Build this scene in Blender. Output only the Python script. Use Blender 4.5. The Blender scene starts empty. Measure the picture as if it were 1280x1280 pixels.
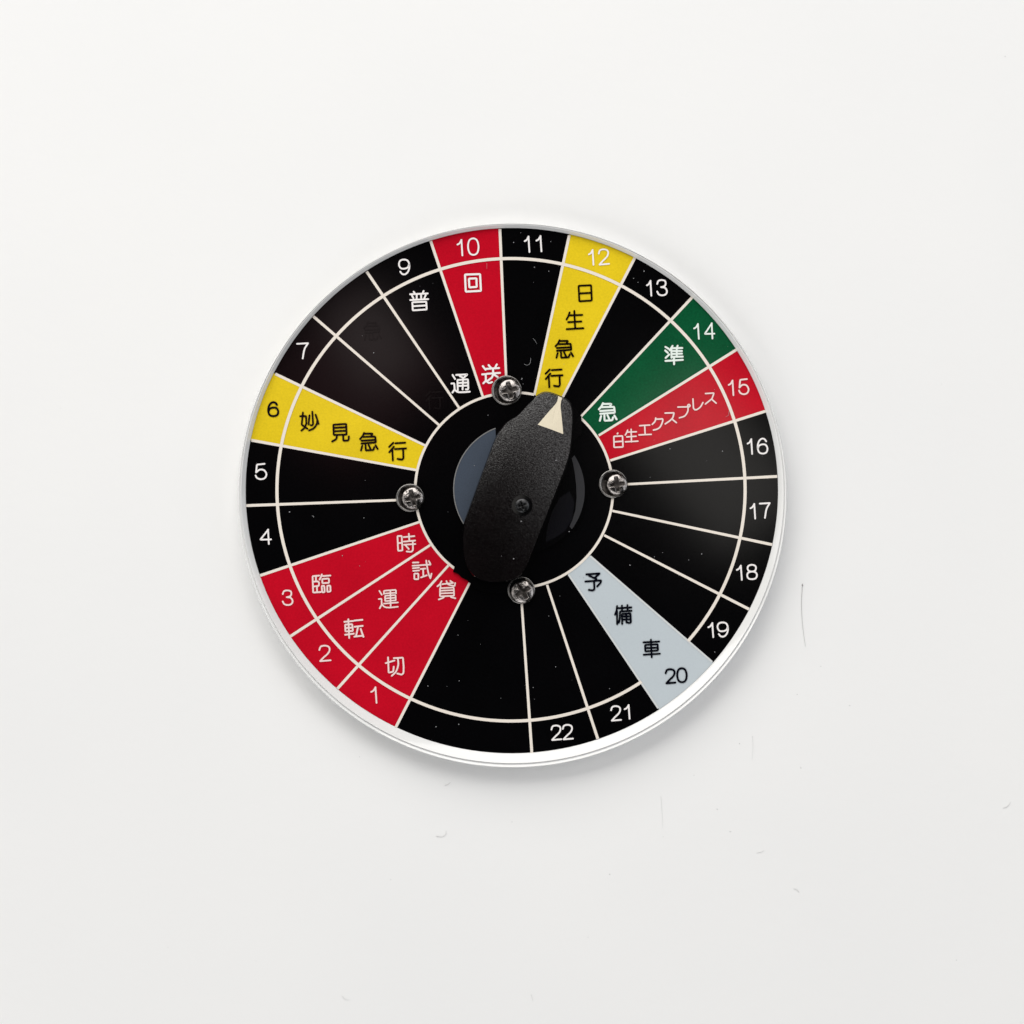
import bpy, bmesh, math, random
from mathutils import Vector, Matrix

random.seed(7)
R = math.radians
scene = bpy.context.scene
COL = scene.collection

# ------------------------------------------------------------------ camera
S = 0.00014663            # metres on the dial for one photograph pixel (dial is 0.1 m across)
T = 0.0026                # thickness of the acrylic disc
DIST = 0.34
TILT = R(6.0)
cam_data = bpy.data.cameras.new("camera")
cam = bpy.data.objects.new("camera", cam_data)
COL.objects.link(cam)
AIM = Vector((0.0, 0.0, T))
cam.location = AIM + Vector((0.0, -math.sin(TILT) * DIST, math.cos(TILT) * DIST))
cam.rotation_euler = (TILT, 0.0, 0.0)
cam_data.sensor_width = 36
cam_data.angle = 2 * math.atan(640 * S / DIST)
cam_data.clip_start = 0.01
cam_data.clip_end = 50
scene.camera = cam

# ------------------------------------------------------------------ world, lamps, exposure
world = bpy.data.worlds.new("World")
scene.world = world
world.use_nodes = True
bg = world.node_tree.nodes["Background"]
bg.inputs[0].default_value = (0.9, 0.95, 1.0, 1)
bg.inputs[1].default_value = 0.012


def area_lamp(name, loc, target, size_x, size_y, power, color):
    d = bpy.data.lights.new(name, 'AREA')
    d.shape = 'RECTANGLE'
    d.size, d.size_y = size_x, size_y
    d.energy = power
    d.color = color
    o = bpy.data.objects.new(name, d)
    COL.objects.link(o)
    o.location = loc
    o.rotation_euler = (Vector(target) - Vector(loc)).to_track_quat('-Z', 'Y').to_euler()
    return o


area_lamp("window_lamp", (-0.34, 1.12, 0.80), (0, 0, 0), 1.7, 1.1, 23.6, (1.0, 0.985, 0.95))
area_lamp("left_fill_lamp", (-1.3, -0.1, 0.62), (0, 0, 0), 1.4, 0.8, 5.0, (1.0, 0.985, 0.96))  # added fill light, no known lamp on the left
area_lamp("right_fill_lamp", (1.35, 0.15, 0.70), (0, 0, 0), 1.4, 0.8, 6.0, (0.92, 0.955, 1.0))  # added cool fill from the right, not a known source
area_lamp("knob_sheen_lamp", (0.70, 0.58, 1.22), (0, 0, 0), 1.0, 0.7, 3.5, (1.0, 0.98, 0.97))  # added to lay a sheen on the knob's right edge and tip
area_lamp("front_fill_lamp", (-0.35, -1.4, 0.75), (0, 0, 0), 1.8, 0.9, 12.8, (0.985, 0.985, 0.985))  # added fill that lifts the lower part of the surface

scene.view_settings.view_transform = 'Standard'
scene.view_settings.look = 'None'
scene.view_settings.exposure = 0.05
scene.view_settings.gamma = 1.0
scene.cycles.use_denoising = True
scene.cycles.max_bounces = 14
scene.cycles.transmission_bounces = 12
scene.cycles.sample_clamp_indirect = 8.0
scene.cycles.blur_glossy = 0.3

CAMP = cam.location.copy()
CAMR = Matrix.Rotation(TILT, 3, 'X')
FPX = DIST / S            # focal length in photograph pixels


def ray(px, py):
    return (CAMR @ Vector(((px - 640) / FPX, -(py - 640) / FPX, -1.0))).normalized()


def P(px, py, z=T):
    """point at height z that the photograph shows at pixel (px, py)"""
    d = ray(px, py)
    t = (z - CAMP.z) / d.z
    return CAMP + d * t


# small added lamps, each placed to mirror as a soft patch in the black print
def reflection_patch(name, px, py, dist, sx, sy, rot, power, color):
    d = ray(px, py)
    p = P(px, py)
    r = Vector((d.x, d.y, -d.z))
    o = area_lamp(name, p + r * dist, p, sx, sy, power, color)
    o.rotation_euler.rotate_axis('Z', rot)


reflection_patch("reflection_lamp", 466, 425, 1.3, 0.055, 0.075, R(10), 0.0072, (1.0, 0.97, 0.93))
reflection_patch("reflection_lamp", 440, 470, 1.3, 0.13, 0.11, R(20), 0.0115, (1.0, 0.42, 0.46))
reflection_patch("reflection_lamp", 890, 575, 1.3, 0.15, 0.09, R(-12), 0.036, (1.0, 0.96, 0.90))

# ------------------------------------------------------------------ materials


def new_mat(name):
    m = bpy.data.materials.new(name)
    m.use_nodes = True
    b = m.node_tree.nodes["Principled BSDF"]
    return m, m.node_tree, b


def lin(c):
    c = c / 255.0
    return c / 12.92 if c <= 0.04045 else ((c + 0.055) / 1.055) ** 2.4


def rgb(r, g, b, k=1.0):
    return (lin(r) * k, lin(g) * k, lin(b) * k, 1)


def print_mat(name, colour, rough=0.10, grain=0.10, scale=2600, bump=0.0):
    """glossy printed film: colour with a fine grain, under a clear gloss"""
    m, nt, b = new_mat(name)
    tc = nt.nodes.new("ShaderNodeTexCoord")
    n = nt.nodes.new("ShaderNodeTexNoise")
    n.inputs["Scale"].default_value = scale
    n.inputs["Detail"].default_value = 3
    nt.links.new(tc.outputs["Object"], n.inputs["Vector"])
    n2 = nt.nodes.new("ShaderNodeTexNoise")
    n2.inputs["Scale"].default_value = 90
    n2.inputs["Detail"].default_value = 4
    nt.links.new(tc.outputs["Object"], n2.inputs["Vector"])
    add = nt.nodes.new("ShaderNodeMath")
    add.operation = 'ADD'
    nt.links.new(n.outputs["Fac"], add.inputs[0])
    nt.links.new(n2.outputs["Fac"], add.inputs[1])
    mr = nt.nodes.new("ShaderNodeMapRange")
    mr.inputs["From Min"].default_value = 0.6
    mr.inputs["From Max"].default_value = 1.4
    mr.inputs["To Min"].default_value = 1 - grain
    mr.inputs["To Max"].default_value = 1 + grain
    nt.links.new(add.outputs[0], mr.inputs["Value"])
    mx = nt.nodes.new("ShaderNodeVectorMath")
    mx.operation = 'SCALE'
    mx.inputs[0].default_value = colour[:3]
    nt.links.new(mr.outputs[0], mx.inputs["Scale"])
    nt.links.new(mx.outputs[0], b.inputs["Base Color"])
    b.inputs["Roughness"].default_value = rough
    b.inputs["IOR"].default_value = 1.49
    if bump:
        bp = nt.nodes.new("ShaderNodeBump")
        bp.inputs["Strength"].default_value = bump
        bp.inputs["Distance"].default_value = 0.0001
        nt.links.new(n.outputs["Fac"], bp.inputs["Height"])
        nt.links.new(bp.outputs[0], b.inputs["Normal"])
    return m


M = {}
M['black'] = print_mat("black_print", (0.0012, 0.0011, 0.0014, 1), grain=0.5)
M['red'] = print_mat("red_print", (0.52, 0.004, 0.017, 1), grain=0.13)
M['yellow'] = print_mat("yellow_print", (0.77, 0.56, 0.016, 1), grain=0.11)
M['green'] = print_mat("green_print", (0.003, 0.083, 0.030, 1), grain=0.26)
M['pale'] = print_mat("pale_blue_print", (0.52, 0.575, 0.61, 1), grain=0.03)
M['line'] = print_mat("cream_line_print", (0.83, 0.76, 0.68, 1), grain=0.04)
M['paleline'] = print_mat("pale_line_print", (0.64, 0.66, 0.66, 1), grain=0.04)
M['ink_white'] = print_mat("white_ink", (0.90, 0.86, 0.85, 1), grain=0.03)
M['ink_pink'] = print_mat("pinkish_white_ink", (0.88, 0.68, 0.66, 1), grain=0.04)
M['ink_mint'] = print_mat("mint_white_ink", (0.80, 0.88, 0.82, 1), grain=0.04)
M['ink_black'] = print_mat("black_ink", (0.006, 0.002, 0.002, 1), grain=0.2)
M['ink_navy'] = print_mat("navy_black_ink", (0.002, 0.0025, 0.006, 1), grain=0.2)
M['ink_ghost'] = print_mat("covered_ink", (0.0040, 0.0034, 0.0036, 1), grain=0.1, rough=0.13)
M['cream'] = print_mat("cream_pointer_paint", (0.74, 0.66, 0.50, 1), rough=0.45, grain=0.03)
M['knob'] = print_mat("black_satin_plastic", (0.0024, 0.0015, 0.0017, 1), rough=0.22, grain=0.9, scale=5200, bump=0.45)
nt = M['knob'].node_tree          # uneven sheen of the moulded grain
n = nt.nodes.new("ShaderNodeTexNoise")
n.inputs["Scale"].default_value = 4200
n.inputs["Detail"].default_value = 2
mr = nt.nodes.new("ShaderNodeMapRange")
mr.inputs["From Min"].default_value = 0.36
mr.inputs["From Max"].default_value = 0.66
mr.inputs["To Min"].default_value = 0.16
mr.inputs["To Max"].default_value = 0.85
tc = nt.nodes.new("ShaderNodeTexCoord")
nt.links.new(tc.outputs["Object"], n.inputs["Vector"])
nt.links.new(n.outputs["Fac"], mr.inputs["Value"])
nt.links.new(mr.outputs[0], nt.nodes["Principled BSDF"].inputs["Specular IOR Level"])
M['flank'] = print_mat("black_smooth_plastic", (0.0012, 0.0011, 0.0014, 1), rough=0.12, grain=0.3)
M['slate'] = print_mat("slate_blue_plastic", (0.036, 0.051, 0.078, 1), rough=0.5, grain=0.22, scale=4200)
M['slate_edge'] = print_mat("slate_edge_plastic", (0.20, 0.20, 0.20, 1), rough=0.35, grain=0.2)
M['charcoal'] = print_mat("hub_shade_charcoal", (0.012, 0.012, 0.015, 1), rough=0.5, grain=0.25, scale=4200)  # hub band on the right, shade put into the colour
M['deep'] = print_mat("hub_shade_blue_black", (0.0022, 0.0022, 0.004, 1), rough=0.22, grain=0.2)  # hub in the knob's shade, darkened by colour


def metal_mat(name, col, rough, amount):
    m, nt, b = new_mat(name)
    b.inputs["Metallic"].default_value = 1
    b.inputs["Base Color"].default_value = col
    tc = nt.nodes.new("ShaderNodeTexCoord")
    n = nt.nodes.new("ShaderNodeTexNoise")
    n.inputs["Scale"].default_value = 1100
    n.inputs["Detail"].default_value = 3
    nt.links.new(tc.outputs["Object"], n.inputs["Vector"])
    bp = nt.nodes.new("ShaderNodeBump")
    bp.inputs["Strength"].default_value = amount
    bp.inputs["Distance"].default_value = 0.00012
    nt.links.new(n.outputs["Fac"], bp.inputs["Height"])
    nt.links.new(bp.outputs[0], b.inputs["Normal"])
    mr = nt.nodes.new("ShaderNodeMapRange")
    mr.inputs["From Min"].default_value = 0.35
    mr.inputs["From Max"].default_value = 0.65
    mr.inputs["To Min"].default_value = rough * 0.7
    mr.inputs["To Max"].default_value = rough * 1.4
    nt.links.new(n.outputs["Fac"], mr.inputs["Value"])
    nt.links.new(mr.outputs[0], b.inputs["Roughness"])
    return m


M['steel'] = metal_mat("bright_screw_steel", (0.27, 0.25, 0.24, 1), 0.22, 1.6)
M['recess'] = metal_mat("dark_screw_recess", (0.10, 0.09, 0.085, 1), 0.35, 0.8)
M['washer'] = metal_mat("dark_washer_metal", (0.05, 0.045, 0.042, 1), 0.30, 0.7)
M['rim_metal'] = metal_mat("washer_edge_metal", (0.26, 0.25, 0.24, 1), 0.30, 0.5)

# white plastic body and clear acrylic
m, nt, b = new_mat("white_backing")
b.inputs["Base Color"].default_value = (0.86, 0.86, 0.86, 1)
b.inputs["Roughness"].default_value = 0.4
M['white'] = m
m, nt, b = new_mat("milky_acrylic")
b.inputs["Base Color"].default_value = (0.80, 0.80, 0.795, 1)
b.inputs["Roughness"].default_value = 0.12
b.inputs["IOR"].default_value = 1.49
M['acrylic'] = m

# painted white surface with a very faint orange-peel
m, nt, b = new_mat("white_surface")
tc = nt.nodes.new("ShaderNodeTexCoord")
n = nt.nodes.new("ShaderNodeTexNoise")
n.inputs["Scale"].default_value = 420
n.inputs["Detail"].default_value = 5
nt.links.new(tc.outputs["Object"], n.inputs["Vector"])
bp = nt.nodes.new("ShaderNodeBump")
bp.inputs["Strength"].default_value = 0.10
bp.inputs["Distance"].default_value = 0.0003
nt.links.new(n.outputs["Fac"], bp.inputs["Height"])
nt.links.new(bp.outputs[0], b.inputs["Normal"])
n2 = nt.nodes.new("ShaderNodeTexNoise")
n2.inputs["Scale"].default_value = 14
n2.inputs["Detail"].default_value = 3
nt.links.new(tc.outputs["Object"], n2.inputs["Vector"])
cr = nt.nodes.new("ShaderNodeValToRGB")
cr.color_ramp.elements[0].position = 0.3
cr.color_ramp.elements[0].color = (0.845, 0.845, 0.845, 1)
cr.color_ramp.elements[1].position = 0.7
cr.color_ramp.elements[1].color = (0.868, 0.866, 0.862, 1)
nt.links.new(n2.outputs["Fac"], cr.inputs[0])
nt.links.new(cr.outputs[0], b.inputs["Base Color"])
b.inputs["Roughness"].default_value = 0.55
M['surface'] = m

m, nt, b = new_mat("hair")
b.inputs["Base Color"].default_value = (0.34, 0.33, 0.33, 1)
M['hair'] = m
m, nt, b = new_mat("grey_speck")
b.inputs["Base Color"].default_value = (0.66, 0.66, 0.66, 1)
M['speck'] = m
m, nt, b = new_mat("pale_dust")
b.inputs["Base Color"].default_value = (0.30, 0.30, 0.31, 1)
b.inputs["Roughness"].default_value = 0.9
M['dust'] = m

# ------------------------------------------------------------------ mesh helpers


def link(name, bm, mat, parent=None, smooth=False, mats=None):
    me = bpy.data.meshes.new(name)
    bm.normal_update()
    bm.to_mesh(me)
    bm.free()
    for mm in (mats or [mat]):
        me.materials.append(mm)
    if smooth:
        for p in me.polygons:
            p.use_smooth = True
    o = bpy.data.objects.new(name, me)
    COL.objects.link(o)
    if parent:
        o.parent = parent
    return o


def up(f):
    f.normal_update()
    if f.normal.z < 0:
        f.normal_flip()


def poly(bm, pts):
    f = bm.faces.new([bm.verts.new(p) for p in pts])
    up(f)
    return f


def slab(bm, pts, thick):
    """closed plate: pts is the top outline, thick goes down"""
    n = len(pts)
    a = sum(pts[i].x * pts[(i + 1) % n].y - pts[(i + 1) % n].x * pts[i].y for i in range(n))
    if a < 0:
        pts = pts[::-1]
    t = [bm.verts.new(p) for p in pts]
    d = [bm.verts.new(Vector(p) - Vector((0, 0, thick))) for p in pts]
    bm.faces.new(t)
    bm.faces.new(d[::-1])
    for i in range(n):
        j = (i + 1) % n
        bm.faces.new([t[i], d[i], d[j], t[j]])


def stroke(bm, pts, w, z, curved=False):
    """round-ended pen stroke through photograph pixels pts, w pixels wide, at height z"""
    closed = pts[0] == pts[-1] and len(pts) > 2
    if closed:
        pts = pts[:-1]
    V = [Vector(p) for p in pts]
    n = len(V)
    if curved:
        out = []
        rng = range(n) if closed else range(n - 1)
        for i in rng:
            p1, p2 = V[i], V[(i + 1) % n]
            p0 = V[i - 1] if (i > 0 or closed) else p1 * 2 - p2
            p3 = V[(i + 2) % n] if (i + 2 < n or closed) else p2 * 2 - p1
            for k in range(7):
                t = k / 7
                out.append(0.5 * ((2 * p1) + (p2 - p0) * t + (2 * p0 - 5 * p1 + 4 * p2 - p3) * t * t
                                  + (3 * p1 - p0 - 3 * p2 + p3) * t ** 3))
        if not closed:
            out.append(V[-1])
        V = out
    else:
        out = []
        for i in range(n):
            if not closed and i in (0, n - 1):
                out.append(V[i])
                continue
            a, c, e = V[i - 1], V[i], V[(i + 1) % n]
            la, le = (a - c).length, (e - c).length
            r = min(1.1, la * 0.45, le * 0.45)
            A, E = c + (a - c).normalized() * r, c + (e - c).normalized() * r
            for k in range(5):
                t = k / 4
                out.append(A * (1 - t) ** 2 + c * 2 * t * (1 - t) + E * t * t)
        V = out
    Q = [V[0]]
    for p in V[1:]:
        if (p - Q[-1]).length > 0.02:
            Q.append(p)
    V = Q
    n = len(V)
    h = w / 2
    L, Rr = [], []
    for i in range(n):
        if closed:
            d0 = (V[i] - V[i - 1]).normalized()
            d1 = (V[(i + 1) % n] - V[i]).normalized()
        else:
            d1 = (V[min(i + 1, n - 1)] - V[min(i, n - 2)]).normalized()
            d0 = (V[max(i, 1)] - V[max(i - 1, 0)]).normalized()
        t = d0 + d1
        t = t.normalized() if t.length > 1e-6 else d1
        nn = Vector((-t.y, t.x))
        c = max(0.5, abs(t.dot(d1)))
        L.append(bm.verts.new(P(*(V[i] + nn * h / c), z)))
        Rr.append(bm.verts.new(P(*(V[i] - nn * h / c), z)))
    rng = range(n) if closed else range(n - 1)
    for i in rng:
        j = (i + 1) % n
        up(bm.faces.new([L[i], Rr[i], Rr[j], L[j]]))
    if not closed:
        for (c, d, a, b2) in ((V[0], V[0] - V[1], L[0], Rr[0]), (V[-1], V[-1] - V[-2], Rr[-1], L[-1])):
            d = d.normalized()
            s = Vector((-d.y, d.x))
            ring = []
            for k in range(1, 6):
                ang = math.pi * k / 6
                ring.append(bm.verts.new(P(*(c + d * math.sin(ang) * h - s * math.cos(ang) * h), z)))
            # a..ring..b : start at the side s*-1
            pa, pb = (a, b2)
            q = (pa.co - P(*(c - s * h), z)).length
            if q > (pb.co - P(*(c - s * h), z)).length:
                pa, pb = pb, pa
            up(bm.faces.new([pa] + ring + [pb]))


ZS = T + 0.00004          # sheets of the print, one above the other
ZL = T + 0.00008
ZR = T + 0.000105
ZC = T + 0.00013
_glyph_n = [0]


def glyph(name, origin, scale, strokes, w, mat, parent, label=None):
    bm = bmesh.new()
    for k, st in enumerate(strokes):
        cur = False
        if isinstance(st, tuple) and st[0] == 'c':
            cur, st = True, st[1]
        pts = [(origin[0] + x / scale, origin[1] + y / scale) for x, y in st]
        stroke(bm, pts, w, ZC + k * 0.000004, cur)
    o = link(name, bm, mat, parent)
    if label:
        o['label'] = label
    return o


# ------------------------------------------------------------------ the white surface
bm = bmesh.new()
bmesh.ops.create_grid(bm, x_segments=2, y_segments=2, size=1.5)
srf = link("tabletop_surface", bm, M['surface'])
srf['kind'] = 'structure'
srf['label'] = 'smooth matt white surface with faint scratches and dust'

# ------------------------------------------------------------------ the dial
dial = bpy.data.objects.new("selector_dial", None)
COL.objects.link(dial)
dial.empty_display_size = 0.02
dial['label'] = 'round train destination selector dial with coloured numbered sectors and black pointer knob'
dial['category'] = 'dial'

PC = (639.8, 613.3)       # print circle
PR = 332.6
MC = (638.8, 612.2)       # middle ring
MR = 292.6
IC = (642.6, 613.0)       # inner ring
IR = 123.6
OC = (640.6, 619.2)       # outside of the acrylic
OR = 343.2
LC = (640.3, 617.2)       # crest of the rim
SQ = {PC: 0.9865, LC: 0.9925, MC: 0.9880, IC: 0.9895, OC: 0.9925}   # how much each circle is foreshortened


def circ(c, r, ang, z=T):
    """point of a circle on the plate; ang is in photograph degrees (y down)"""
    return P(c[0] + math.cos(ang) * r, c[1] + math.sin(ang) * r * SQ[c], z)


def ring_verts(bm, c, r, z, n=256):
    return [bm.verts.new(circ(c, r, -2 * math.pi * i / n, z)) for i in range(n)]


# white backing (opaque core below the print)
bm = bmesh.new()
N = 256
slab(bm, [circ(PC, PR - 8, -2 * math.pi * i / N, T - 0.00002) for i in range(N)], T - 0.0004)
link("white_backing", bm, M['white'], dial)

# pale acrylic rim: a lip that slopes down to the print, a fine groove, a rounded edge
bm = bmesh.new()
LIP = 0.0010
prof = [(PC, PR - 0.1, T - 0.00006), (PC, PR + 0.4, T + 0.00002), (LC, 338.6, T + LIP * 0.95), (LC, 339.2, T + LIP),
        (LC, 339.5, T + LIP), (LC, 339.7, T + LIP - 0.00030), (LC, 340.0, T + LIP - 0.00030), (OC, OR - 1.1, T + LIP - 0.00004),
        (OC, OR - 0.45, T + LIP - 0.00012), (OC, OR - 0.1, T + LIP - 0.0004), (OC, OR, T + LIP - 0.001), (OC, OR - 0.5, 0.0008), (OC, OR - 1.6, 0.0002),
        (PC, PR - 6, 0.0002), (PC, PR - 6, T - 0.00006)]
loops = [ring_verts(bm, c, r, z) for c, r, z in prof]
for a in range(len(loops) - 1):
    A, B = loops[a], loops[a + 1]
    for i in range(N):
        j = (i + 1) % N
        bm.faces.new([A[i], A[j], B[j], B[i]])
bmesh.ops.recalc_face_normals(bm, faces=bm.faces)
rim = link("acrylic_rim", bm, M['acrylic'], dial)
for p in rim.data.polygons:
    p.use_smooth = True
rim.data.set_sharp_from_angle(angle=R(24))
rim['label'] = 'milky white acrylic edge with a fine groove'

# sectors
LN = {  # name: (outer end, inner end) of each dividing line in the photograph
    'a': ((624.8, 286), (633.5, 490)), 'b': ((538.3, 301.2), (603.6, 496)), 'c': ((458.3, 339.4), (574.6, 511)),
    'd': ((391.6, 395.4), (549.6, 532)), 'e': ((344.0, 467.3), (532.3, 557.3)), 'f': ((314.2, 550.3), (520.5, 587.6)),
    'g': ((307.8, 632), (519.5, 624.3)), 'h': ((325, 719.5), (525, 652.2)), 'i': ((362.3, 795.8), (537.8, 681.3)),
    'j': ((421.6, 861), (560.5, 706.8)), 'k': ((494.6, 909.3), (587.0, 728.6)), 'l': ((664.8, 941.3), (651, 737)),
    'm': ((747.3, 923.6), (683.8, 731)), 'n': ((822.8, 885.3), (710.5, 717.8)), 'o': ((890.3, 827.4), (737.6, 695)),
    'p': ((936.3, 761.5), (755.2, 669)), 'q': ((965.2, 680.8), (765.4, 638.5)), 'r': ((971.6, 595.5), (767, 606.2)),
    's': ((957.4, 513.8), (762.8, 575.6)), 't': ((922.7, 435.8), (748.4, 544.3)), 'u': ((865.8, 371), (726.5, 520.4)),
    'v': ((793.8, 321.8), (702.8, 497.5)), 'w': ((711.6, 294), (668, 493.8))}


def ang_of(p, c):
    return math.atan2((p[1] - c[1]) / SQ[c], p[0] - c[0])


def between(a0, a1, n):
    d = (a1 - a0) % (2 * math.pi)
    if d > math.pi:
        d -= 2 * math.pi
    return [a0 + d * k / n for k in range(n + 1)]


def wedge(bm, l0, l1, z):
    n = 14
    A = between(ang_of(LN[l0][0], PC), ang_of(LN[l1][0], PC), n)
    B = between(ang_of(LN[l0][1], IC), ang_of(LN[l1][1], IC), n)
    vo = [bm.verts.new(circ(PC, PR, t, z)) for t in A]
    vi = [bm.verts.new(circ(IC, IR - 0.8, t, z)) for t in B]
    for k in range(n):
        up(bm.faces.new([vo[k], vo[k + 1], vi[k + 1], vi[k]]))


SEC = [  # number, first line, second line, colour, label
    ('1', 'k', 'j', 'red', 'red sector numbered 1'), ('2', 'j', 'i', 'red', 'red sector numbered 2'),
    ('3', 'i', 'h', 'red', 'red sector numbered 3'), ('4', 'h', 'g', 'black', 'black sector numbered 4'),
    ('5', 'g', 'f', 'black', 'black sector numbered 5'), ('6', 'f', 'e', 'yellow', 'yellow sector numbered 6'),
    ('7', 'e', 'd', 'black', 'black sector numbered 7'),
    ('', 'd', 'c', 'black', 'black sector without a number, its writing painted over'),
    ('9', 'c', 'b', 'black', 'black sector numbered 9'), ('10', 'b', 'a', 'red', 'red sector numbered 10'),
    ('11', 'a', 'w', 'black', 'black sector numbered 11'), ('12', 'w', 'v', 'yellow', 'yellow sector numbered 12'),
    ('13', 'v', 'u', 'black', 'black sector numbered 13'), ('14', 'u', 't', 'green', 'green sector numbered 14'),
    ('15', 't', 's', 'red', 'red sector numbered 15'), ('16', 's', 'r', 'black', 'black sector numbered 16'),
    ('17', 'r', 'q', 'black', 'black sector numbered 17'), ('18', 'q', 'p', 'black', 'black sector numbered 18'),
    ('19', 'p', 'o', 'black', 'black sector numbered 19'), ('20', 'o', 'n', 'pale', 'pale blue-grey sector numbered 20'),
    ('21', 'n', 'm', 'black', 'black sector numbered 21'), ('22', 'm', 'l', 'black', 'black sector numbered 22'),
    ('blank', 'l', 'k', 'black', 'wide black sector with no number')]
sector = {}
for num, l0, l1, c, lab in SEC:
    bm = bmesh.new()
    wedge(bm, l0, l1, ZS)
    o = link("sector", bm, M[c], dial)
    o['label'] = lab
    sector[num] = o
bm = bmesh.new()
poly(bm, [circ(IC, IR - 1.0, -2 * math.pi * i / N, ZS + 0.00001) for i in range(N)])
link("centre_plate", bm, M['black'], dial)

# dividing lines
for k, (po, pi) in LN.items():
    d = Vector(pi) - Vector(po)
    u = d.normalized()
    s = Vector((-u.y, u.x))
    w0, w1 = (3.5, 2.9)
    mat = M['line']
    if k in 'no':
        w0, w1, mat = 2.4, 2.4, M['paleline']
    a = Vector(po) - u * 1.5
    # end exactly on the print circle
    ang = ang_of(po, PC)
    e = Vector(pi)
    bm = bmesh.new()
    poly(bm, [P(*(Vector(po) + s * w0 / 2), ZL), P(*(Vector(po) - s * w0 / 2), ZL),
              P(*(e - s * w1 / 2), ZL), P(*(e + s * w1 / 2), ZL)])
    link("dividing_line", bm, mat, dial)


def arc_band(name, c, r, w, a0, a1, z, mat, n=240):
    bm = bmesh.new()
    vo, vi = [], []
    for k in range(n + 1):
        t = a0 + (a1 - a0) * k / n
        vo.append(bm.verts.new(circ(c, r + w / 2, t, z)))
        vi.append(bm.verts.new(circ(c, r - w / 2, t, z)))
    for k in range(n):
        up(bm.faces.new([vo[k], vo[k + 1], vi[k + 1], vi[k]]))
    return link(name, bm, mat, dial)


# middle ring breaks at the pale sector; inner ring breaks behind the knob
am, bmm = ang_of((806, 858), MC), ang_of((860, 801), MC)   # lines n and o crossing the ring (photo angles)
arc_band("outer_ring_line", MC, MR, 3.9, am, bmm + 2 * math.pi, ZR, M['line'])
g0, g1 = ang_of((568.5, 713.5), IC), ang_of((668, 493), IC)
arc_band("inner_ring_line", IC, IR, 3.2, g0, g1 if g1 > g0 else g1 + 2 * math.pi, ZR, M['line'])
h0, h1 = ang_of((725.5, 519.5), IC), ang_of((651, 737), IC)
arc_band("inner_ring_line", IC, IR, 3.2, h0, h1 if h1 > h0 else h1 + 2 * math.pi, ZR, M['line'])

# ------------------------------------------------------------------ numerals
DIG = {
    '0': [('c', [(.5, 0), (.14, .12), (0, .5), (.14, .88), (.5, 1), (.86, .88), (1, .5), (.86, .12), (.5, 0)])],
    '1': [[(0, .30), (.42, .23), (.82, 0)], [(.80, 0), (1, 1)]],
    '2': [('c', [(0, .27), (.14, .06), (.5, 0), (.86, .08), (.95, .28), (.78, .52), (.35, .78), (.04, .99)]), [(.04, 1), (1, .97)]],
    '3': [('c', [(.03, .24), (.17, .05), (.5, 0), (.84, .07), (.9, .25), (.76, .41), (.42, .46)]),
          ('c', [(.42, .46), (.82, .52), (1, .74), (.86, .94), (.5, 1), (.16, .93), (0, .74)])],
    '4': [[(.74, 0), (0, .70), (1, .68)], [(.72, 0), (.80, 1)]],
    '5': [[(.86, 0), (.16, .03), (.06, .52)], ('c', [(.06, .54), (.40, .37), (.80, .42), (1, .68), (.84, .93), (.45, 1), (.12, .9), (0, .74)])],
    '6': [('c', [(.90, .19), (.72, .03), (.42, .01), (.13, .20), (0, .56), (.13, .90), (.52, 1), (.88, .92), (1, .67), (.84, .43), (.5, .38), (.16, .46), (.03, .64)])],
    '7': [[(0, .04), (1, 0)], ('c', [(1, 0), (.68, .40), (.52, 1)])],
    '8': [('c', [(.5, 0), (.16, .07), (.07, .25), (.2, .42), (.5, .47), (.8, .42), (.93, .25), (.84, .07), (.5, 0)]),
          ('c', [(.5, .47), (.12, .54), (0, .74), (.14, .94), (.5, 1), (.86, .94), (1, .74), (.88, .54), (.5, .47)])],
}
DIG['9'] = [('c', [(1 - x, 1 - y) for x, y in DIG['6'][0][1]])]
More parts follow.
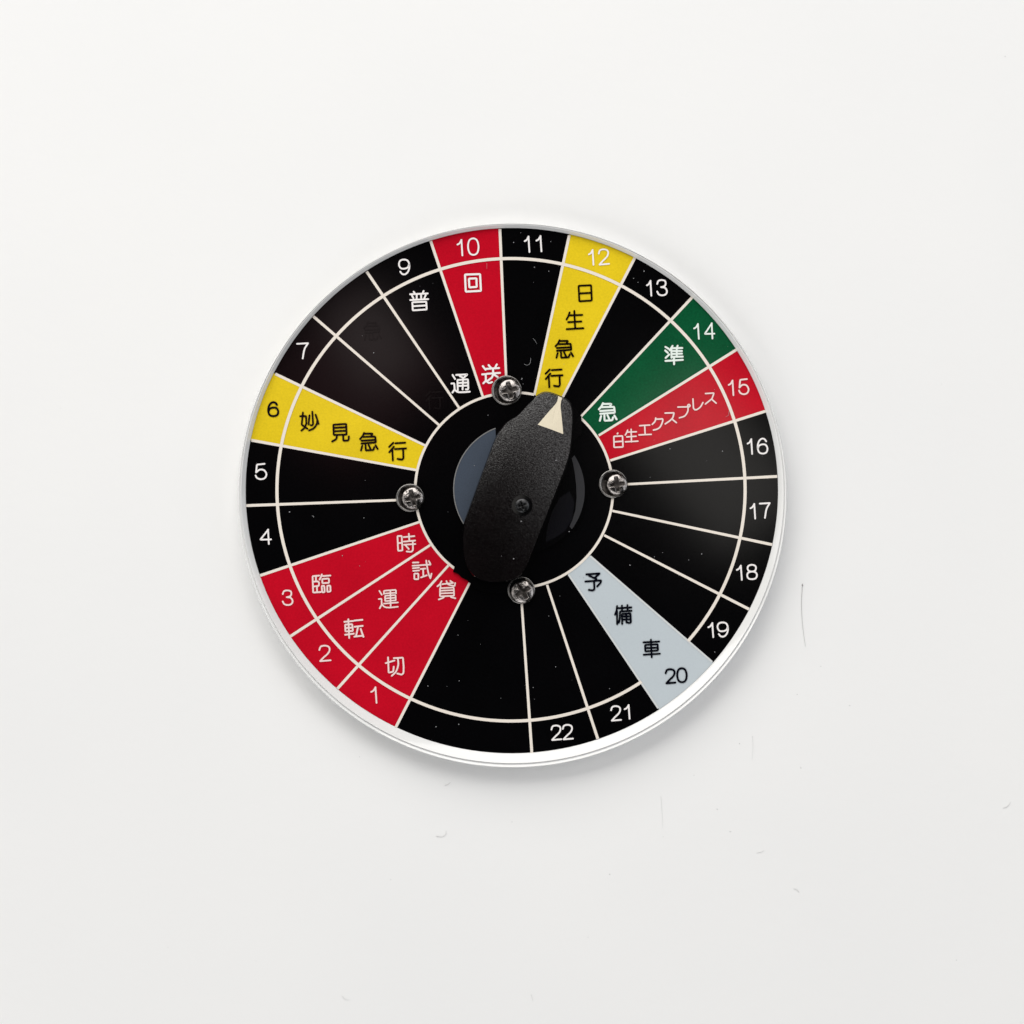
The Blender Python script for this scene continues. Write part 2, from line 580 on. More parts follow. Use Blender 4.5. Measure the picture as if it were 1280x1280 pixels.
BOX = [  # digit, left, top, right, bottom in the photograph
    ('1', '1', 462.9, 858, 471.7, 879.6), ('2', '2', 398.3, 806, 413.9, 827.2), ('3', '3', 352.2, 737, 366.6, 757.3),
    ('4', '4', 324.3, 661, 339.8, 681), ('5', '5', 318.3, 579, 333.9, 600), ('6', '6', 333.9, 501.6, 348.9, 521.4),
    ('7', '7', 370.2, 428, 386, 449), ('9', '9', 497.8, 323.4, 512.8, 343.9),
    ('10', '1', 570.8, 298.8, 579, 320.3), ('10', '0', 584, 297, 599.2, 319.6),
    ('11', '1', 654.8, 294.6, 662.8, 316), ('11', '1', 669.5, 294, 677.8, 315.2),
    ('12', '1', 735, 311.4, 742.9, 332), ('12', '2', 747.6, 310.6, 762, 331.6),
    ('13', '1', 807.6, 350, 815.2, 370.6), ('13', '3', 820.3, 349, 834.5, 370.2),
    ('14', '1', 866.6, 403.9, 874.6, 424.6), ('14', '4', 879.9, 403, 894, 424.2),
    ('15', '1', 909.8, 474.6, 917.8, 495), ('15', '5', 922.6, 473, 936.6, 493.8),
    ('16', '1', 933.4, 548, 941.2, 568.4), ('16', '6', 946, 547.3, 960.2, 568),
    ('17', '1', 937.1, 628.8, 945, 649.2), ('17', '7', 948.6, 627.8, 963.2, 648.4),
    ('18', '1', 920, 706, 928.3, 725.8), ('18', '8', 932.8, 705, 947, 725),
    ('19', '1', 884.4, 777.8, 892.6, 797.4), ('19', '9', 896, 777, 911, 796.8),
    ('20', '2', 831, 835.2, 845.2, 855.2), ('20', '0', 845.2, 834, 859.6, 854),
    ('21', '2', 763, 881.6, 777, 901.6), ('21', '1', 779.8, 880.3, 788, 899.4),
    ('22', '2', 688.4, 905.8, 702.4, 925.8), ('22', '2', 702.6, 905, 716.8, 925)]
for num, dg, x0, y0, x1, y1 in BOX:
    w = 2.05
    mat = M['ink_white']
    if num in ('6', '20'):
        mat = M['ink_navy']
        w = 2.6
    elif num in ('1', '2', '3', '15'):
        mat = M['ink_pink']
    elif num == '14':
        mat = M['ink_mint']
    x0, x1, y0, y1 = x0 + w / 2, x1 - w / 2, y0 + w / 2, y1 - w / 2
    cx, cy, W, H = (x0 + x1) / 2, (y0 + y1) / 2, x1 - x0, y1 - y0
    sh = 0.0 if dg in '147' else 0.04
    st = []
    for q in DIG[dg]:
        cur = isinstance(q, tuple)
        pts = q[1] if cur else q
        pp = [(cx + (u - .5) * W + (v - .5) * H * sh, cy + (v - .5) * H - (u - .5) * W * sh) for u, v in pts]
        st.append(('c', pp) if cur else pp)
    glyph("numeral", (0, 0), 1.0, st, w, mat, sector[num])

# ------------------------------------------------------------------ characters, stroke by stroke
KYU = [[(515, 335), (470, 435), (385, 530)], [(530, 360), (785, 357), (735, 445)],
       [(485, 462), (870, 452), (892, 640), (430, 675)], [(430, 585), (880, 556)],
       [(455, 750), (415, 895)], [(560, 725), (568, 895), (812, 880), (838, 790)], [(660, 720), (715, 840)],
       [(880, 730), (950, 850)]]
KOU = [[(500, 345), (370, 475)], [(570, 360), (880, 342)], [(520, 470), (375, 645)], [(470, 560), (487, 905)],
       [(555, 545), (910, 525)], [(815, 550), (825, 840), (785, 885), (640, 860)]]
K = 25.6
CH = [
    ('1', (535, 715), K, [[(435, 295), (385, 385), (300, 460)], [(400, 400), (400, 510)], [(455, 390), (640, 368), (800, 352)],
                          [(590, 290), (625, 385), (700, 420), (852, 452), (868, 352)], [(715, 285), (800, 345)],
                          [(385, 520), (822, 495), (835, 760), (385, 780), (385, 520)], [(400, 600), (820, 580)],
                          [(400, 685), (825, 668)], [(515, 790), (500, 820), (345, 880)], [(715, 775), (740, 808), (875, 840)]],
     2.0, 'ink_pink'),
    ('1', (470, 810), K, [[(385, 300), (405, 790), (552, 755), (568, 600)], [(315, 485), (590, 400)],
                          [(570, 325), (862, 310), (885, 600), (880, 800), (820, 855), (680, 815)],
                          ('c', [(700, 330), (712, 540), (640, 750), (505, 890)])], 2.2, 'ink_pink'),
    ('2', (505, 690), K, [[(285, 340), (460, 335)], [(275, 440), (480, 430)], [(515, 425), (850, 400)], [(285, 520), (480, 500)],
                          [(295, 605), (480, 590)], [(330, 690), (458, 690), (462, 870), (330, 870), (330, 690)],
                          [(530, 545), (680, 530)], [(612, 545), (620, 780)], [(545, 815), (730, 745)],
                          ('c', [(712, 275), (740, 470), (785, 690), (845, 840)]), [(845, 840), (880, 695)], [(795, 290), (840, 370)]],
     2.1, 'ink_pink'),
    ('2', (460, 725), K, [[(365, 350), (440, 470)], [(510, 445), (510, 345), (890, 315), (897, 430)], [(555, 432), (850, 410)],
                          [(715, 330), (725, 840)], [(545, 505), (880, 480), (890, 650), (548, 675), (545, 505)], [(560, 590), (880, 567)],
                          [(510, 755), (955, 718)], [(345, 610), (432, 600), (440, 785), (375, 905)],
                          ('c', [(440, 775), (535, 860), (690, 882), (955, 855)])], 2.0, 'ink_pink'),
    ('2', (418, 762), K, [[(320, 390), (600, 365)], [(445, 310), (475, 905)], [(345, 480), (570, 468), (592, 680), (355, 700), (345, 480)],
                          [(360, 592), (580, 575)], [(345, 805), (620, 768)], [(640, 352), (895, 325)], [(645, 550), (905, 520)],
                          [(755, 560), (695, 830)], [(640, 865), (890, 835)], [(840, 620), (930, 870)]], 2.3, 'ink_pink'),
    ('3', (378, 705), K, [[(540, 372), (325, 390), (345, 915), (590, 895)], [(432, 390), (435, 560)],
                          [(345, 565), (500, 555), (535, 600), (525, 700), (350, 722)], [(465, 720), (470, 890)],
                          [(620, 335), (595, 410), (552, 500)], [(650, 387), (895, 368)],
                          [(635, 480), (845, 463), (852, 600), (638, 615), (635, 480)], [(618, 700), (700, 695), (715, 900), (632, 905), (618, 700)],
                          [(795, 693), (890, 690), (902, 875), (800, 895), (795, 693)]], 2.2, 'ink_pink'),
    ('3', (483, 655), K, [[(355, 385), (490, 382), (515, 845), (375, 858), (355, 385)], [(370, 612), (500, 605)], [(555, 420), (895, 388)],
                          [(718, 315), (735, 545)], [(555, 565), (920, 530)], [(565, 665), (925, 640)],
                          [(845, 560), (850, 835), (800, 892), (650, 878)], [(620, 690), (715, 800)]], 2.1, 'ink_pink'),
    ('6', (362, 502), K, [[(425, 350), (400, 600), (385, 735), (570, 868)], [(340, 465), (525, 460), (535, 700), (480, 840), (378, 925)],
                          [(635, 440), (605, 730)], [(725, 325), (752, 720), (720, 760), (670, 752)], [(830, 420), (880, 560), (925, 710)],
                          ('c', [(888, 590), (860, 730), (765, 855), (620, 920)])], 2.0, 'ink_black'),
    ('6', (400, 517), K, [[(425, 355), (835, 330), (850, 668), (440, 682), (425, 355)], [(430, 455), (835, 435)], [(435, 565), (840, 547)],
                          ('c', [(542, 690), (515, 810), (390, 890)]), [(740, 680), (745, 862), (895, 862), (925, 800), (918, 730)]],
     2.1, 'ink_black'),
    ('6', (435, 528), K, KYU, 2.05, 'ink_black'),
    ('6', (472, 540), K, KOU, 2.1, 'ink_black'),
    ('9', (499, 352), K, [[(350, 405), (910, 380)], [(465, 325), (505, 390)], [(780, 300), (745, 380)], [(560, 400), (560, 570)],
                          [(700, 390), (705, 565)], [(410, 450), (455, 535)], [(850, 430), (800, 540)], [(355, 590), (925, 560)],
                          [(420, 660), (865, 642), (880, 890), (435, 920), (420, 660)], [(440, 787), (870, 762)]], 2.3, 'ink_white'),
    ('9', (552, 455), K, [[(350, 350), (430, 480)], [(465, 350), (825, 333), (720, 430)], [(580, 385), (695, 445)], [(688, 440), (672, 815)],
                          [(518, 840), (505, 510), (842, 490), (855, 790), (830, 815), (775, 812)],
                          [(520, 607), (850, 592)], [(525, 702), (850, 690)], [(315, 625), (405, 618), (418, 815), (345, 915)],
                          ('c', [(430, 830), (520, 895), (700, 900), (900, 885)])], 2.3, 'ink_white'),
    ('10', (566, 328), K, [[(390, 390), (872, 375), (900, 910), (415, 935), (390, 390)],
                           [(515, 520), (755, 510), (767, 785), (530, 800), (515, 520)]], 2.6, 'ink_white'),
    ('10', (592, 445), K, [[(295, 325), (385, 440)], [(480, 290), (555, 380)], [(742, 270), (690, 370)], [(400, 412), (812, 385)],
                           [(618, 400), (630, 560)], [(275, 588), (400, 580)], [(430, 570), (842, 540)],
                           ('c', [(632, 570), (580, 690), (450, 790)]), [(650, 590), (770, 672)],
                           [(385, 590), (395, 790), (312, 872)], ('c', [(400, 790), (490, 860), (590, 835)])], 2.5, 'ink_white'),
    ('12', (707, 342), K, [[(415, 390), (815, 370), (838, 860), (440, 885), (415, 390)], [(430, 635), (825, 612)]], 2.0, 'ink_black'),
    ('12', (693, 377), K, [[(487, 345), (450, 460), (388, 570)], [(470, 440), (890, 425)], [(635, 300), (650, 600), (665, 860)],
                           [(440, 657), (862, 635)], [(392, 880), (930, 850)]], 2.0, 'ink_black'),
    ('12', (679.3, 412.1), K, KYU, 2.05, 'ink_black'),
    ('12', (667.6, 448.5), K, KOU, 2.1, 'ink_black'),
    ('14', (818, 418), K, [[(355, 400), (450, 460)], [(348, 515), (430, 590)], [(475, 640), (362, 750)], [(580, 370), (490, 510)],
                           [(545, 480), (548, 745)], [(560, 442), (890, 435)], [(742, 365), (715, 450), (715, 710)], [(560, 532), (880, 530)],
                           [(560, 625), (880, 615)], [(550, 718), (905, 710)], [(355, 848), (910, 812)], [(625, 730), (630, 955)]],
     2.55, 'ink_mint'),
    ('14', (733.6, 490.9), K, KYU, 2.6, 'ink_mint'),
    ('15', (755, 520), 18.286, [[(225, 465), (422, 455), (435, 708), (230, 717), (225, 465)], [(235, 592), (425, 577)], [(315, 393), (305, 408)]],
     2.0, 'ink_pink'),
    ('15', (755, 520), 18.286, [[(540, 325), (520, 380), (488, 435)], [(545, 368), (740, 360)], [(620, 305), (628, 590)], [(520, 478), (735, 463)],
                                [(490, 590), (775, 575)]], 1.9, 'ink_pink'),
    ('15', (755, 520), 18.286, [[(815, 222), (1045, 207)], [(930, 215), (940, 425)], [(800, 432), (1080, 420)]], 1.9, 'ink_pink'),
    ('15', (800, 495), K, [('c', [(505, 705), (480, 810), (392, 908)]),
                           ('c', [(520, 742), (640, 738), (722, 738), (718, 830), (650, 980), (560, 1055), (432, 1090)])], 2.0, 'ink_pink'),
    ('15', (800, 495), K, [[(805, 548), (1090, 537), (1050, 700), (960, 790), (808, 892)], [(1030, 745), (1165, 852)]], 2.0, 'ink_pink'),
    ('15', (845, 475), 21.333, [[(50, 722), (320, 715)], ('c', [(322, 725), (312, 840), (230, 960), (90, 1010)]),
                                ('c', [(343, 652), (374, 685), (343, 718), (312, 685), (343, 652)])], 1.9, 'ink_pink'),
    ('15', (845, 475), 21.333, [[(452, 505), (465, 750), (500, 797), (560, 790)], ('c', [(555, 792), (650, 720), (718, 602)])], 1.9, 'ink_pink'),
    ('15', (845, 475), 21.333, [[(785, 362), (1012, 347), (960, 500), (785, 640)], [(965, 525), (1072, 618)]], 1.9, 'ink_pink'),
    ('20', (716, 704), K, [[(435, 357), (862, 327), (715, 455)], [(525, 400), (755, 505)], [(735, 470), (755, 540)],
                           [(405, 585), (905, 550), (892, 620), (782, 740)], [(680, 580), (692, 830), (640, 872), (515, 852)]], 2.2, 'ink_navy'),
    ('20', (754, 744), K, [[(445, 350), (425, 500), (378, 620)], [(440, 500), (447, 925)], [(490, 415), (900, 390)], [(600, 335), (605, 510)],
                           [(775, 318), (785, 490)], ('l', [(905, 495), (538, 520), (530, 740), (502, 875)]),
                           [(608, 915), (600, 600), (870, 578), (887, 860), (850, 888), (765, 872)], [(740, 600), (745, 870)],
                           [(612, 682), (875, 672)], [(618, 778), (872, 767)]], 2.1, 'ink_navy'),
    ('20', (790, 787), K, [[(365, 408), (872, 380)], [(605, 322), (632, 885)], [(418, 490), (822, 470), (832, 668), (425, 695), (418, 490)],
                           [(430, 592), (830, 575)], [(375, 803), (892, 770)]], 2.0, 'ink_navy'),
    ('', (439.4, 389.6), K, KYU, 2.0, 'ink_ghost'),
    ('', (518.0, 476.4), K, KOU, 2.0, 'ink_ghost'),
]
for num, org, sc, sts, w, mk in CH:
    w += 0.35 if mk in ('ink_black', 'ink_navy') else -0.1
    sts = [(s[1] if (isinstance(s, tuple) and s[0] == 'l') else s) for s in sts]
    glyph("character", org, sc, sts, w, M[mk], sector[num])

# ------------------------------------------------------------------ knob and its hub
HZ = T + 0.0007
HC, HRAD = (648.6, 611.4), 81.6


def disc_part(pts_px, z0, z1, mat, name, parent, bevel=0.0, flat=False):
    bm = bmesh.new()
    pts = [P(x, y, z1) for x, y in pts_px]
    slab(bm, pts, z1 - z0)
    if bevel:
        top = [e for e in bm.edges if all(abs(v.co.z - z1) < 1e-7 for v in e.verts)]
        bmesh.ops.bevel(bm, geom=top, offset=bevel, segments=2, affect='EDGES', profile=0.6)
    return link(name, bm, mat, parent)


def arc_px(c, r, a0, a1, n):
    return [(c[0] + r * math.cos(R(a0 + (a1 - a0) * k / n)), c[1] + r * math.sin(R(a0 + (a1 - a0) * k / n))) for k in range(n + 1)]


hub = disc_part(arc_px(HC, HRAD, 0, 358, 179), T + 0.0001, HZ, M['flank'], "knob_hub", dial, 0.0001)
hub['label'] = 'round black hub under the pointer knob'
# slate blue face on the left with a pale edge, right side painted darker for the knob's shade
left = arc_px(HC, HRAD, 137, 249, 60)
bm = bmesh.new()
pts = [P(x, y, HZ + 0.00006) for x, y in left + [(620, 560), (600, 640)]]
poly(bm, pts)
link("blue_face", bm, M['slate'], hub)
bm = bmesh.new()
aa = arc_px(HC, HRAD + 0.5, 140, 249, 60)
ab = arc_px(HC, HRAD - 0.8, 140, 249, 60)
for k in range(60):
    up(bm.faces.new([bm.verts.new(P(*q, HZ + 0.00012)) for q in (aa[k], aa[k + 1], ab[k + 1], ab[k])]))
link("hub_edge", bm, M['slate_edge'], hub)
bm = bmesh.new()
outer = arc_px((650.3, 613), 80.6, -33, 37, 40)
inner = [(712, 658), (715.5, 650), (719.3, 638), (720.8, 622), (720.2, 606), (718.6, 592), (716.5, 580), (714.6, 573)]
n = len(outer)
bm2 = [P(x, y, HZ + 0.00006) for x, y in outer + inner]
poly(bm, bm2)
link("shaded_crescent", bm, M['charcoal'], hub)
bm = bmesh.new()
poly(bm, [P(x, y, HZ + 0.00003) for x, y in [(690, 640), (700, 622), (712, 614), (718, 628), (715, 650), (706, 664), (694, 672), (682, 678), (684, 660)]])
link("painted_hub_shade", bm, M['deep'], hub)  # shade beside the knob, painted as a blue-black patch

# knob body: textured top face (traced), black flanks falling to a wider foot
KZ = T + 0.0042
face = [(581, 652), (600, 600), (618, 552), (624, 540), (635, 527), (648, 520), (656, 510.5), (664, 502.5), (671.5, 495.6),
        (677, 491.8), (682, 490.2), (686.5, 490.8), (691.5, 492.7), (697.3, 494.9), (704.2, 497.7), (709.4, 500.4), (712.8, 505),
        (714.6, 512), (714.9, 526), (714, 545), (711.5, 567), (706, 585), (697, 608), (688, 631), (679, 654), (669, 680),
        (660, 704), (655.5, 713), (650, 719), (641, 724), (629, 727), (614, 727.5), (601, 725), (591, 719), (584, 709), (580.5, 697),
        (579, 684), (579, 668)]


def scale_poly(pts, c, k):
    return [(c[0] + (x - c[0]) * k, c[1] + (y - c[1]) * k) for x, y in pts]


def resample(pts, n):
    V = [Vector(p) for p in pts] + [Vector(pts[0])]
    L = [0]
    for i in range(1, len(V)):
        L.append(L[-1] + (V[i] - V[i - 1]).length)
    out = []
    j = 0
    for k in range(n):
        t = L[-1] * k / n
        while L[j + 1] < t:
            j += 1
        f = (t - L[j]) / (L[j + 1] - L[j])
        out.append(V[j].lerp(V[j + 1], f))
    return out


ring0 = resample(face, 160)
# light smoothing of the traced outline away from straight runs
for _ in range(2):
    ring0 = [(ring0[i - 1] + ring0[i] * 2 + ring0[(i + 1) % 160]) / 4 for i in range(160)]
AX = Vector((0.375, -0.927))      # knob axis towards the tip, photograph px
NX = Vector((0.927, 0.375))       # to the right of it
KC = Vector((652, 612))


def cam_h(p):
    """height of the gently cambered top: falls to the left and to the far lower end"""
    d = Vector(p) - KC
    s, t = d.dot(NX), d.dot(AX)
    return KZ - (0.055 * s + 0.0019 * s * s) * S - (0.065 * t + 0.00085 * t * t) * S


bm = bmesh.new()
NR = 10
cen = Vector((648, 615))
layers = []
for k in range(NR):
    f = 1 - k / NR
    ly = []
    for p in ring0:
        # shrink towards the long axis line rather than a point
        t = (p - KC).dot(AX)
        t2 = max(-82, min(92, t)) * (1 if abs(t) < 82 else 0.98)
        base = KC + AX * t2 - NX * 4
        q = base.lerp(p, f)
        ly.append(bm.verts.new(P(q.x, q.y, cam_h(q))))
    layers.append(ly)
for k in range(NR - 1):
    A, B = layers[k], layers[k + 1]
    for i in range(160):
        j = (i + 1) % 160
        f = bm.faces.new([A[i], A[j], B[j], B[i]])
        up(f)
# close the spine
last = layers[-1]
ctr = {}
spine = []
for i, p in enumerate(ring0):
    t = (p - KC).dot(AX)
    t2 = max(-82, min(92, t))
    q = KC + AX * t2 - NX * 4
    spine.append(bm.verts.new(P(q.x, q.y, cam_h(q))))
for i in range(160):
    j = (i + 1) % 160
    try:
        f = bm.faces.new([last[i], last[j], spine[j], spine[i]])
        up(f)
    except ValueError:
        pass
bmesh.ops.remove_doubles(bm, verts=bm.verts, dist=2e-6)
knob = link("knob", bm, M['knob'], dial, smooth=True)
knob['label'] = 'black satin pointer knob with a cream arrow mark'
# flanks
bm = bmesh.new()
prev = [bm.verts.new(P(p.x, p.y, cam_h(p) - 0.00001)) for p in ring0]
for (k, z) in ((1.2, -0.0003), (2.2, -0.0012), (3.0, -0.0036)):
    cur = []
    for i, p in enumerate(ring0):
        d = (ring0[(i + 1) % 160] - ring0[i - 1]).normalized()
        nn = Vector((d.y, -d.x))
        if (p + nn - cen).length < (p - nn - cen).length:
            nn = -nn
        q = p + nn * k * 0.5
        b0 = P(p.x, p.y, KZ)
        hz = max(T + 0.0002, cam_h(p) + z)
        cur.append(bm.verts.new(P(p.x + nn.x * k * .5, p.y + nn.y * k * .5, hz)))
    for i in range(160):
        j = (i + 1) % 160
        bm.faces.new([prev[i], prev[j], cur[j], cur[i]])
    prev = cur
bmesh.ops.recalc_face_normals(bm, faces=bm.faces)
link("knob_side", bm, M['flank'], knob, smooth=True)
# black foot of the knob where it covers the inner ring
foot = [(566, 714.5), (572.5, 717.5), (577, 722), (583, 725), (588.5, 729.5), (594, 736), (610, 741), (630, 742), (650, 738),
        (660, 715), (640, 700), (600, 690), (575, 690)]
disc_part(foot, T + 0.00012, T + 0.00045, M['flank'], "knob_foot", knob, 0)
tipfoot = [(703.8, 498.4), (709, 501.5), (714, 506), (721, 513), (726.6, 520.3), (728, 540), (710, 560), (702, 530)]
disc_part(tipfoot, T + 0.00012, T + 0.00045, M['flank'], "knob_foot", knob, 0)

# cream pointer mark, slightly proud of the face
mark = [(672.2, 530.8), (686.5, 514), (694.2, 505.4), (696.3, 502), (697.4, 498.5), (697.6, 495.2), (702.8, 497.3), (701.2, 502), (700.6, 507.5),
        (702, 521), (703.2, 533), (704.1, 542.6), (688, 536.4)]
bm = bmesh.new()
poly(bm, [P(x, y, cam_h((x, y)) + 0.00007) for x, y in mark])
link("pointer_mark", bm, M['cream'], knob)

# ------------------------------------------------------------------ cross-head screws


def cross_head(bm, cx, cy, z, r, dome, arm, armw, rot, mat_edge=0, mat_in=1, depth=0.0006):
    """domed pan head with a real cross recess, heights on a polar grid"""
    NA, NRr = 96, 26
    c0 = P(cx, cy, z)
    k = S
    grid = []
    for i in range(NRr + 1):
        rr = r * (i / NRr)
        row = []
        for j in range(NA):
            a = 2 * math.pi * j / NA
            x, y = rr * math.cos(a), rr * math.sin(a)
            xr = x * math.cos(rot) - y * math.sin(rot)
            yr = x * math.sin(rot) + y * math.cos(rot)
            ax, ay = abs(xr), abs(yr)
            ins = max(min((arm - ax) / 1.2, (armw * (1.15 - 0.35 * ax / arm) - ay) / 0.9),
                      min((arm - ay) / 1.2, (armw * (1.15 - 0.35 * ay / arm) - ax) / 0.9))
            core = (armw * 1.75 - rr) / 1.2
            ins = max(ins, core)
            ins = max(0.0, min(1.0, ins))
            u = rr / r
            h = dome * (1 - u ** 2.6)
            if u > 0.93:
                h -= 0.00022 * ((u - 0.93) / 0.07)
            dd = depth * (1.0 - 0.35 * rr / max(arm, 0.1))
            row.append((Vector((c0.x + x * k, c0.y - y * k, z + h - ins * dd)), ins))
        grid.append(row)
    vv = [[bm.verts.new(p) for p, _ in row] for row in grid]
    for i in range(NRr):
        for j in range(NA):
            j2 = (j + 1) % NA
            if i == 0 and False:
                continue
            try:
                f = bm.faces.new([vv[i][j], vv[i][j2], vv[i + 1][j2], vv[i + 1][j]])
            except ValueError:
                continue
            up(f)
            f.material_index = mat_in if grid[i + 1][j][1] > 0.55 else mat_edge
    bmesh.ops.remove_doubles(bm, verts=bm.verts, dist=1e-7)


def turned(bm, cx, cy, prof, n=72):
    """lathe: prof is (radius px, z)"""
    c0 = P(cx, cy, prof[0][1])
    loops = []
    for r, z in prof:
        loops.append([bm.verts.new((c0.x + r * S * math.cos(2 * math.pi * i / n), c0.y + r * S * math.sin(2 * math.pi * i / n), z)) for i in range(n)])
    for a in range(len(loops) - 1):
        for i in range(n):
            j = (i + 1) % n
            bm.faces.new([loops[a][i], loops[a][j], loops[a + 1][j], loops[a + 1][i]])
    return loops


SCREWS = [  # washer centre, washer radius, head centre, head radius, turn
    ((633.2, 488.2), 19.0, (637.0, 488.0), 14.6, 12, 'steel screw at the top of the inner ring'),
    ((766.3, 605.0), 17.8, (771.2, 605.6), 13.4, 8, 'steel screw at the right of the inner ring'),
    ((651.6, 737.8), 17.0, (653.2, 739.6), 14.6, 30, 'steel screw at the bottom of the inner ring'),
    ((512.6, 622.4), 17.6, (515.8, 622.6), 14.0, 14, 'steel screw at the left of the inner ring')]
for (wc, wr, hc, hr, rot, lab) in SCREWS:
    bm = bmesh.new()
    z0 = T + 0.00014
    loops = turned(bm, wc[0], wc[1], [(wr, z0), (wr, z0 + 0.00030), (wr - 0.9, z0 + 0.00038), (wr - 1.9, z0 + 0.00036),
                                      (wr - 2.6, z0 + 0.00022), (6, z0 + 0.00022)])
    bmesh.ops.recalc_face_normals(bm, faces=bm.faces)
    for f in bm.faces:
        zc = f.calc_center_median().z
        if zc > z0 + 0.00028:
            f.material_index = 1
    scr = link("screw", bm, None, dial, smooth=True, mats=[M['washer'], M['rim_metal']])
    scr['label'] = lab
    bm = bmesh.new()
    cross_head(bm, hc[0], hc[1], T + 0.0009, hr, 0.00055, hr * 0.74, hr * 0.21, R(rot))
    turned(bm, hc[0], hc[1], [(hr, T + 0.00068), (hr + 0.4, T + 0.0003)])
    link("screw_head", bm, None, scr, smooth=True, mats=[M['steel'], M['recess']])

# small black screw sunk in the knob
kx, ky = 652.6, 632.0
kz = cam_h((kx, ky))
bm = bmesh.new()
for a in range(72):
    q = [(kx + 13.0 * math.cos(b * math.pi / 36), ky + 13.0 * math.sin(b * math.pi / 36)) for b in (a, a + 1)]
    f = bm.faces.new([bm.verts.new(P(x, y, cam_h((x, y)) + 0.00005)) for x, y in [(kx, ky), q[0], q[1]]])
    up(f)
    f.material_index = 1
cross_head(bm, kx, ky, kz + 0.00022, 9.0, 0.00030, 6.2, 1.7, R(20), 0, 1, 0.0003)
M['blacksteel'] = metal_mat("black_screw_steel", (0.045, 0.045, 0.047, 1), 0.28, 0.6)
ksh = link("knob_screw", bm, None, knob, smooth=True, mats=[M['blacksteel'], M['flank']])

# ------------------------------------------------------------------ dust on the dial
bm = bmesh.new()


def fleck(bm, px, py, r, z, aspect=1.0, rot=0.0):
    c = P(px, py, z)
    ca, sa = math.cos(rot), math.sin(rot)
    top = bm.verts.new(c + Vector((0, 0, r * S * 0.4)))
    vs = []
    for k in range(6):
        a = k * math.pi / 3
        rr = r * random.uniform(0.7, 1.2)
        x, y = math.cos(a) * rr * aspect, math.sin(a) * rr
        vs.append(bm.verts.new(c + Vector(((x * ca - y * sa) * S, (x * sa + y * ca) * S, 0))))
    for k in range(6):
        bm.faces.new([top, vs[k], vs[(k + 1) % 6]])


zd = T + 0.00016
known = [(642, 303, 1.1), (651, 291, 0.8), (668, 334, 0.9), (686, 339, 1.0), (688.5, 302, .7), (805, 339, 1.1), (792, 348, .8), (797.5, 353, .8),
         (832, 350, .6), (362, 640, 1.2), (392, 646, 1.0), (391, 645, .8), (455, 647.5, .9), (428, 694.5, .9), (467, 441, .9), (449.5, 707.5, .8),
         (652, 474, 1.3), (652.5, 473, .9), (755, 390, .8), (667, 353, .6), (903, 564, .9), (837.5, 561, .8), (877, 692.5, 1.4), (861, 700, .6),
         (787.5, 706.5, 1.1), (849, 719, .9), (818, 696, .7), (893.5, 815, .9), (694.5, 833.5, .9), (762, 861, .8), (666.5, 859.5, .8),
         (686, 770, .7), (574, 851, 1.0), (545, 908.5, 1.0), (573.5, 905.5, .9), (535, 857.5, .8), (572.5, 794, .7), (660.5, 723.5, 1.0),
         (642, 698.5, .9), (627, 695, .6), (711.5, 664.5, 1.0), (651.5, 651.5, 1.1), (695, 575.5, 1.0), (593, 582, .9), (729.5, 722, .7),
         (527, 614.5, 1.2), (654, 480, .7), (724.5, 720.5, .5), (610, 519, .6), (700, 745, .5), (560, 640, .5)]
for x, y, r in known:
    inner = math.hypot(x - 650, y - 612) < 118
    zz = zd
    if 570 < x < 720 and 495 < y < 730:
        dd = Vector((x, y)) - KC
        if abs(dd.dot(NX)) < 40:
            zz = cam_h((x, y)) + 0.00004
        else:
            zz = HZ + 0.00012
    fleck(bm, x, y, r * 0.72, zz, random.uniform(0.7, 1.4), random.uniform(0, 3))
for k in range(25):
    a, rr = random.uniform(0, 2 * math.pi), 325 * math.sqrt(random.uniform(0.16, 1))
    fleck(bm, PC[0] + rr * math.cos(a), PC[1] + rr * math.sin(a), random.uniform(0.18, 0.42), zd)
dust_bm = bm

# ------------------------------------------------------------------ hair and specks on the white surface


def hair(bm, pts, w0, w1, z=0.00006):
    V = [Vector(p) for p in pts]
    out = []
    for i in range(len(V) - 1):
        p1, p2 = V[i], V[i + 1]
        p0 = V[i - 1] if i else p1 * 2 - p2
        p3 = V[i + 2] if i + 2 < len(V) else p2 * 2 - p1
        for k in range(8):
            t = k / 8
            out.append(0.5 * ((2 * p1) + (p2 - p0) * t + (2 * p0 - 5 * p1 + 4 * p2 - p3) * t * t + (3 * p1 - p0 - 3 * p2 + p3) * t ** 3))
    out.append(V[-1])
    n = len(out)
    prev = None
    for i, p in enumerate(out):
        f = i / (n - 1)
        w = w0 + (w1 - w0) * f
        d = (out[min(i + 1, n - 1)] - out[max(i - 1, 0)]).normalized()
        s = Vector((-d.y, d.x))
        c = P(p.x, p.y, z)
        sd = (P(p.x + s.x, p.y + s.y, z) - c).normalized()
        loop = []
        for k in range(5):
            a = 2 * math.pi * k / 5
            loop.append(bm.verts.new(c + sd * math.cos(a) * w * S / 2 + Vector((0, 0, math.sin(a) * w * S / 2))))
        if prev:
            for k in range(5):
                bm.faces.new([prev[k], prev[(k + 1) % 5], loop[(k + 1) % 5], loop[k]])
        prev = loop
    bmesh.ops.recalc_face_normals(bm, faces=bm.faces)


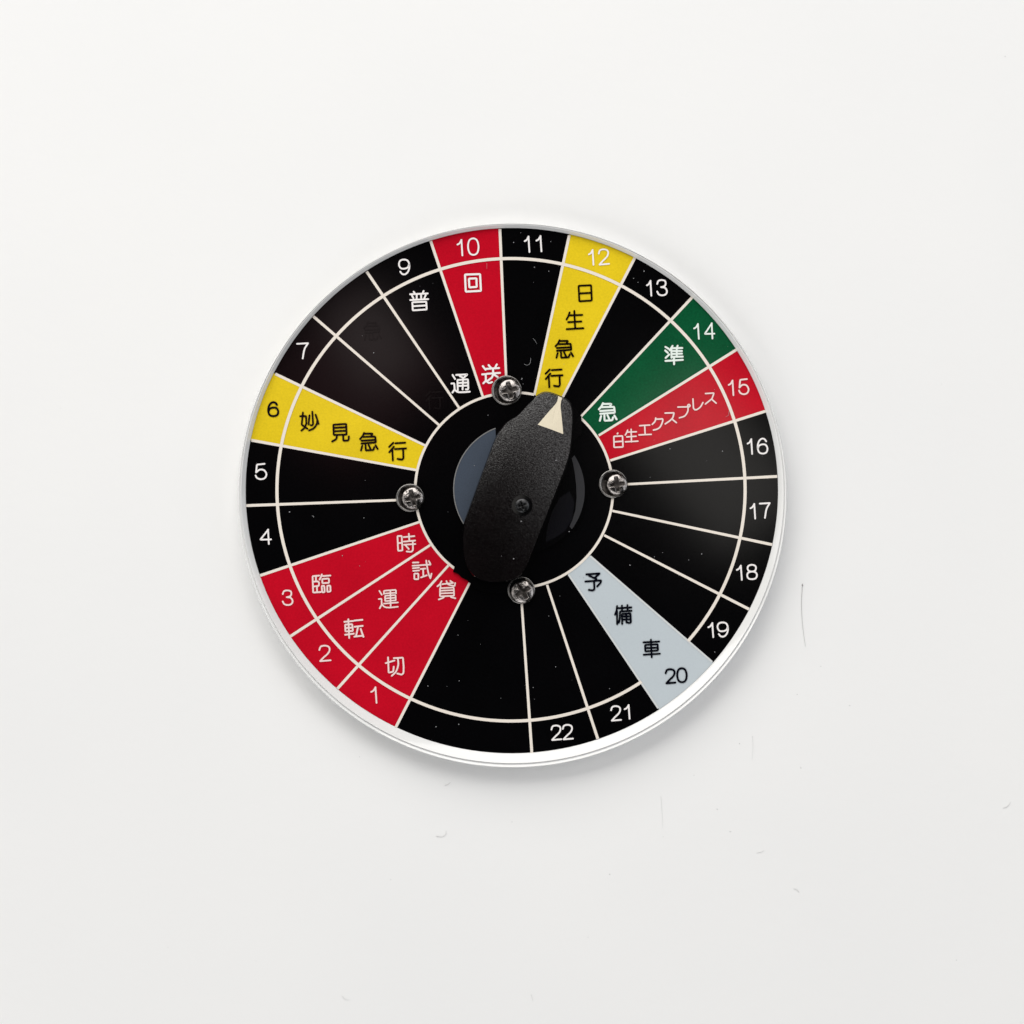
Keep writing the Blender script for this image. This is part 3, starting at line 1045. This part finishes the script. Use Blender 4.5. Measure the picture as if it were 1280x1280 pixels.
hair(dust_bm, [(663.5, 447.5), (662.5, 454), (659, 456.5), (655, 455)], 0.45, 0.35, T + 0.0002)
hair(dust_bm, [(666.5, 423), (669.5, 427), (671, 430)], 0.4, 0.25, T + 0.0002)
hair(dust_bm, [(911, 514), (910.5, 519), (907, 521)], 0.4, 0.3, T + 0.0002)
hair(dust_bm, [(608.5, 329), (608.6, 336)], 0.3, 0.25, T + 0.0002)
bm = dust_bm
du = link("dust_specks", bm, M['dust'], dial)
du['kind'] = 'stuff'

bm = bmesh.new()
hair(bm, [(1003.2, 729.5), (1002.6, 737), (1001.9, 760), (1003.6, 785), (1006.8, 808)], 0.6, 0.25)
fleck(bm, 1003.1, 731.5, 1.5, 0.00002, 0.7, 0.2)
o = link("hair", bm, M['hair'])
o['label'] = 'short thin dark hair lying on the white surface right of the dial'
o['category'] = 'hair'

bm = bmesh.new()
for x, y, r, asp, rot in [(924.5, 929.5, .95, 1, 0), (1001, 959.5, 1.3, .6, .5), (1195.5, 1200, .8, 1, 0), (640, 1027.5, .8, .8, 0), (829, 1046, .6, 1, 0),
                          (762, 1093, 1, 1.3, .3), (896.5, 1011.5, .9, 1.6, -.3), (913, 1039.5, .9, 1.6, -.2), (1026, 833, .8, 1, 0), (735, 1171.5, .6, 1, 0),
                          (867.5, 969, .7, 1, 0), (1256.5, 70.5, .9, 1, 0), (488.5, 1099.5, .8, 1, 0), (210, 1184, .6, 1, 0), (1105.5, 932, .5, 1, 0),
                          (320, 1201, .4, 1, 0), (940.5, 921, .9, .5, 0), (1062, 882, .8, 1.8, .4), (996.5, 868, .8, 1, 0), (449.5, 946, .7, 1, 0),
                          (1176.5, 480, .5, 1, 0), (75, 510, .5, 1, 0), (230, 300, .45, 1, 0), (1120, 300, .5, 1, 0), (350, 120, .4, 1, 0)]:
    fleck(bm, x, y, r, 0.00001, asp, rot)
hair(bm, [(545, 1045), (552, 1046), (557, 1043), (557.5, 1038)], 0.5, 0.4)
hair(bm, [(556, 982), (560, 980.5), (563, 978)], 0.5, 0.3)
hair(bm, [(992, 1111), (996, 1112), (999, 1116)], 0.6, 0.5)
hair(bm, [(946, 1066), (951, 1065), (955, 1063)], 0.5, 0.3)
hair(bm, [(1254, 1010), (1259, 1008), (1263, 1003)], 0.6, 0.4)
hair(bm, [(664, 1243), (666, 1251)], 0.4, 0.3)
hair(bm, [(428, 1245), (431, 1249), (436, 1250)], 0.45, 0.3)
hair(bm, [(826, 995), (827.5, 1015), (828.5, 1035)], 0.28, 0.2)
hair(bm, [(940.5, 921), (941, 935), (940, 950)], 0.3, 0.2)
o = link("surface_specks", bm, M['speck'])
o['kind'] = 'stuff'
o['label'] = 'tiny grey specks and lint scattered over the white surface'
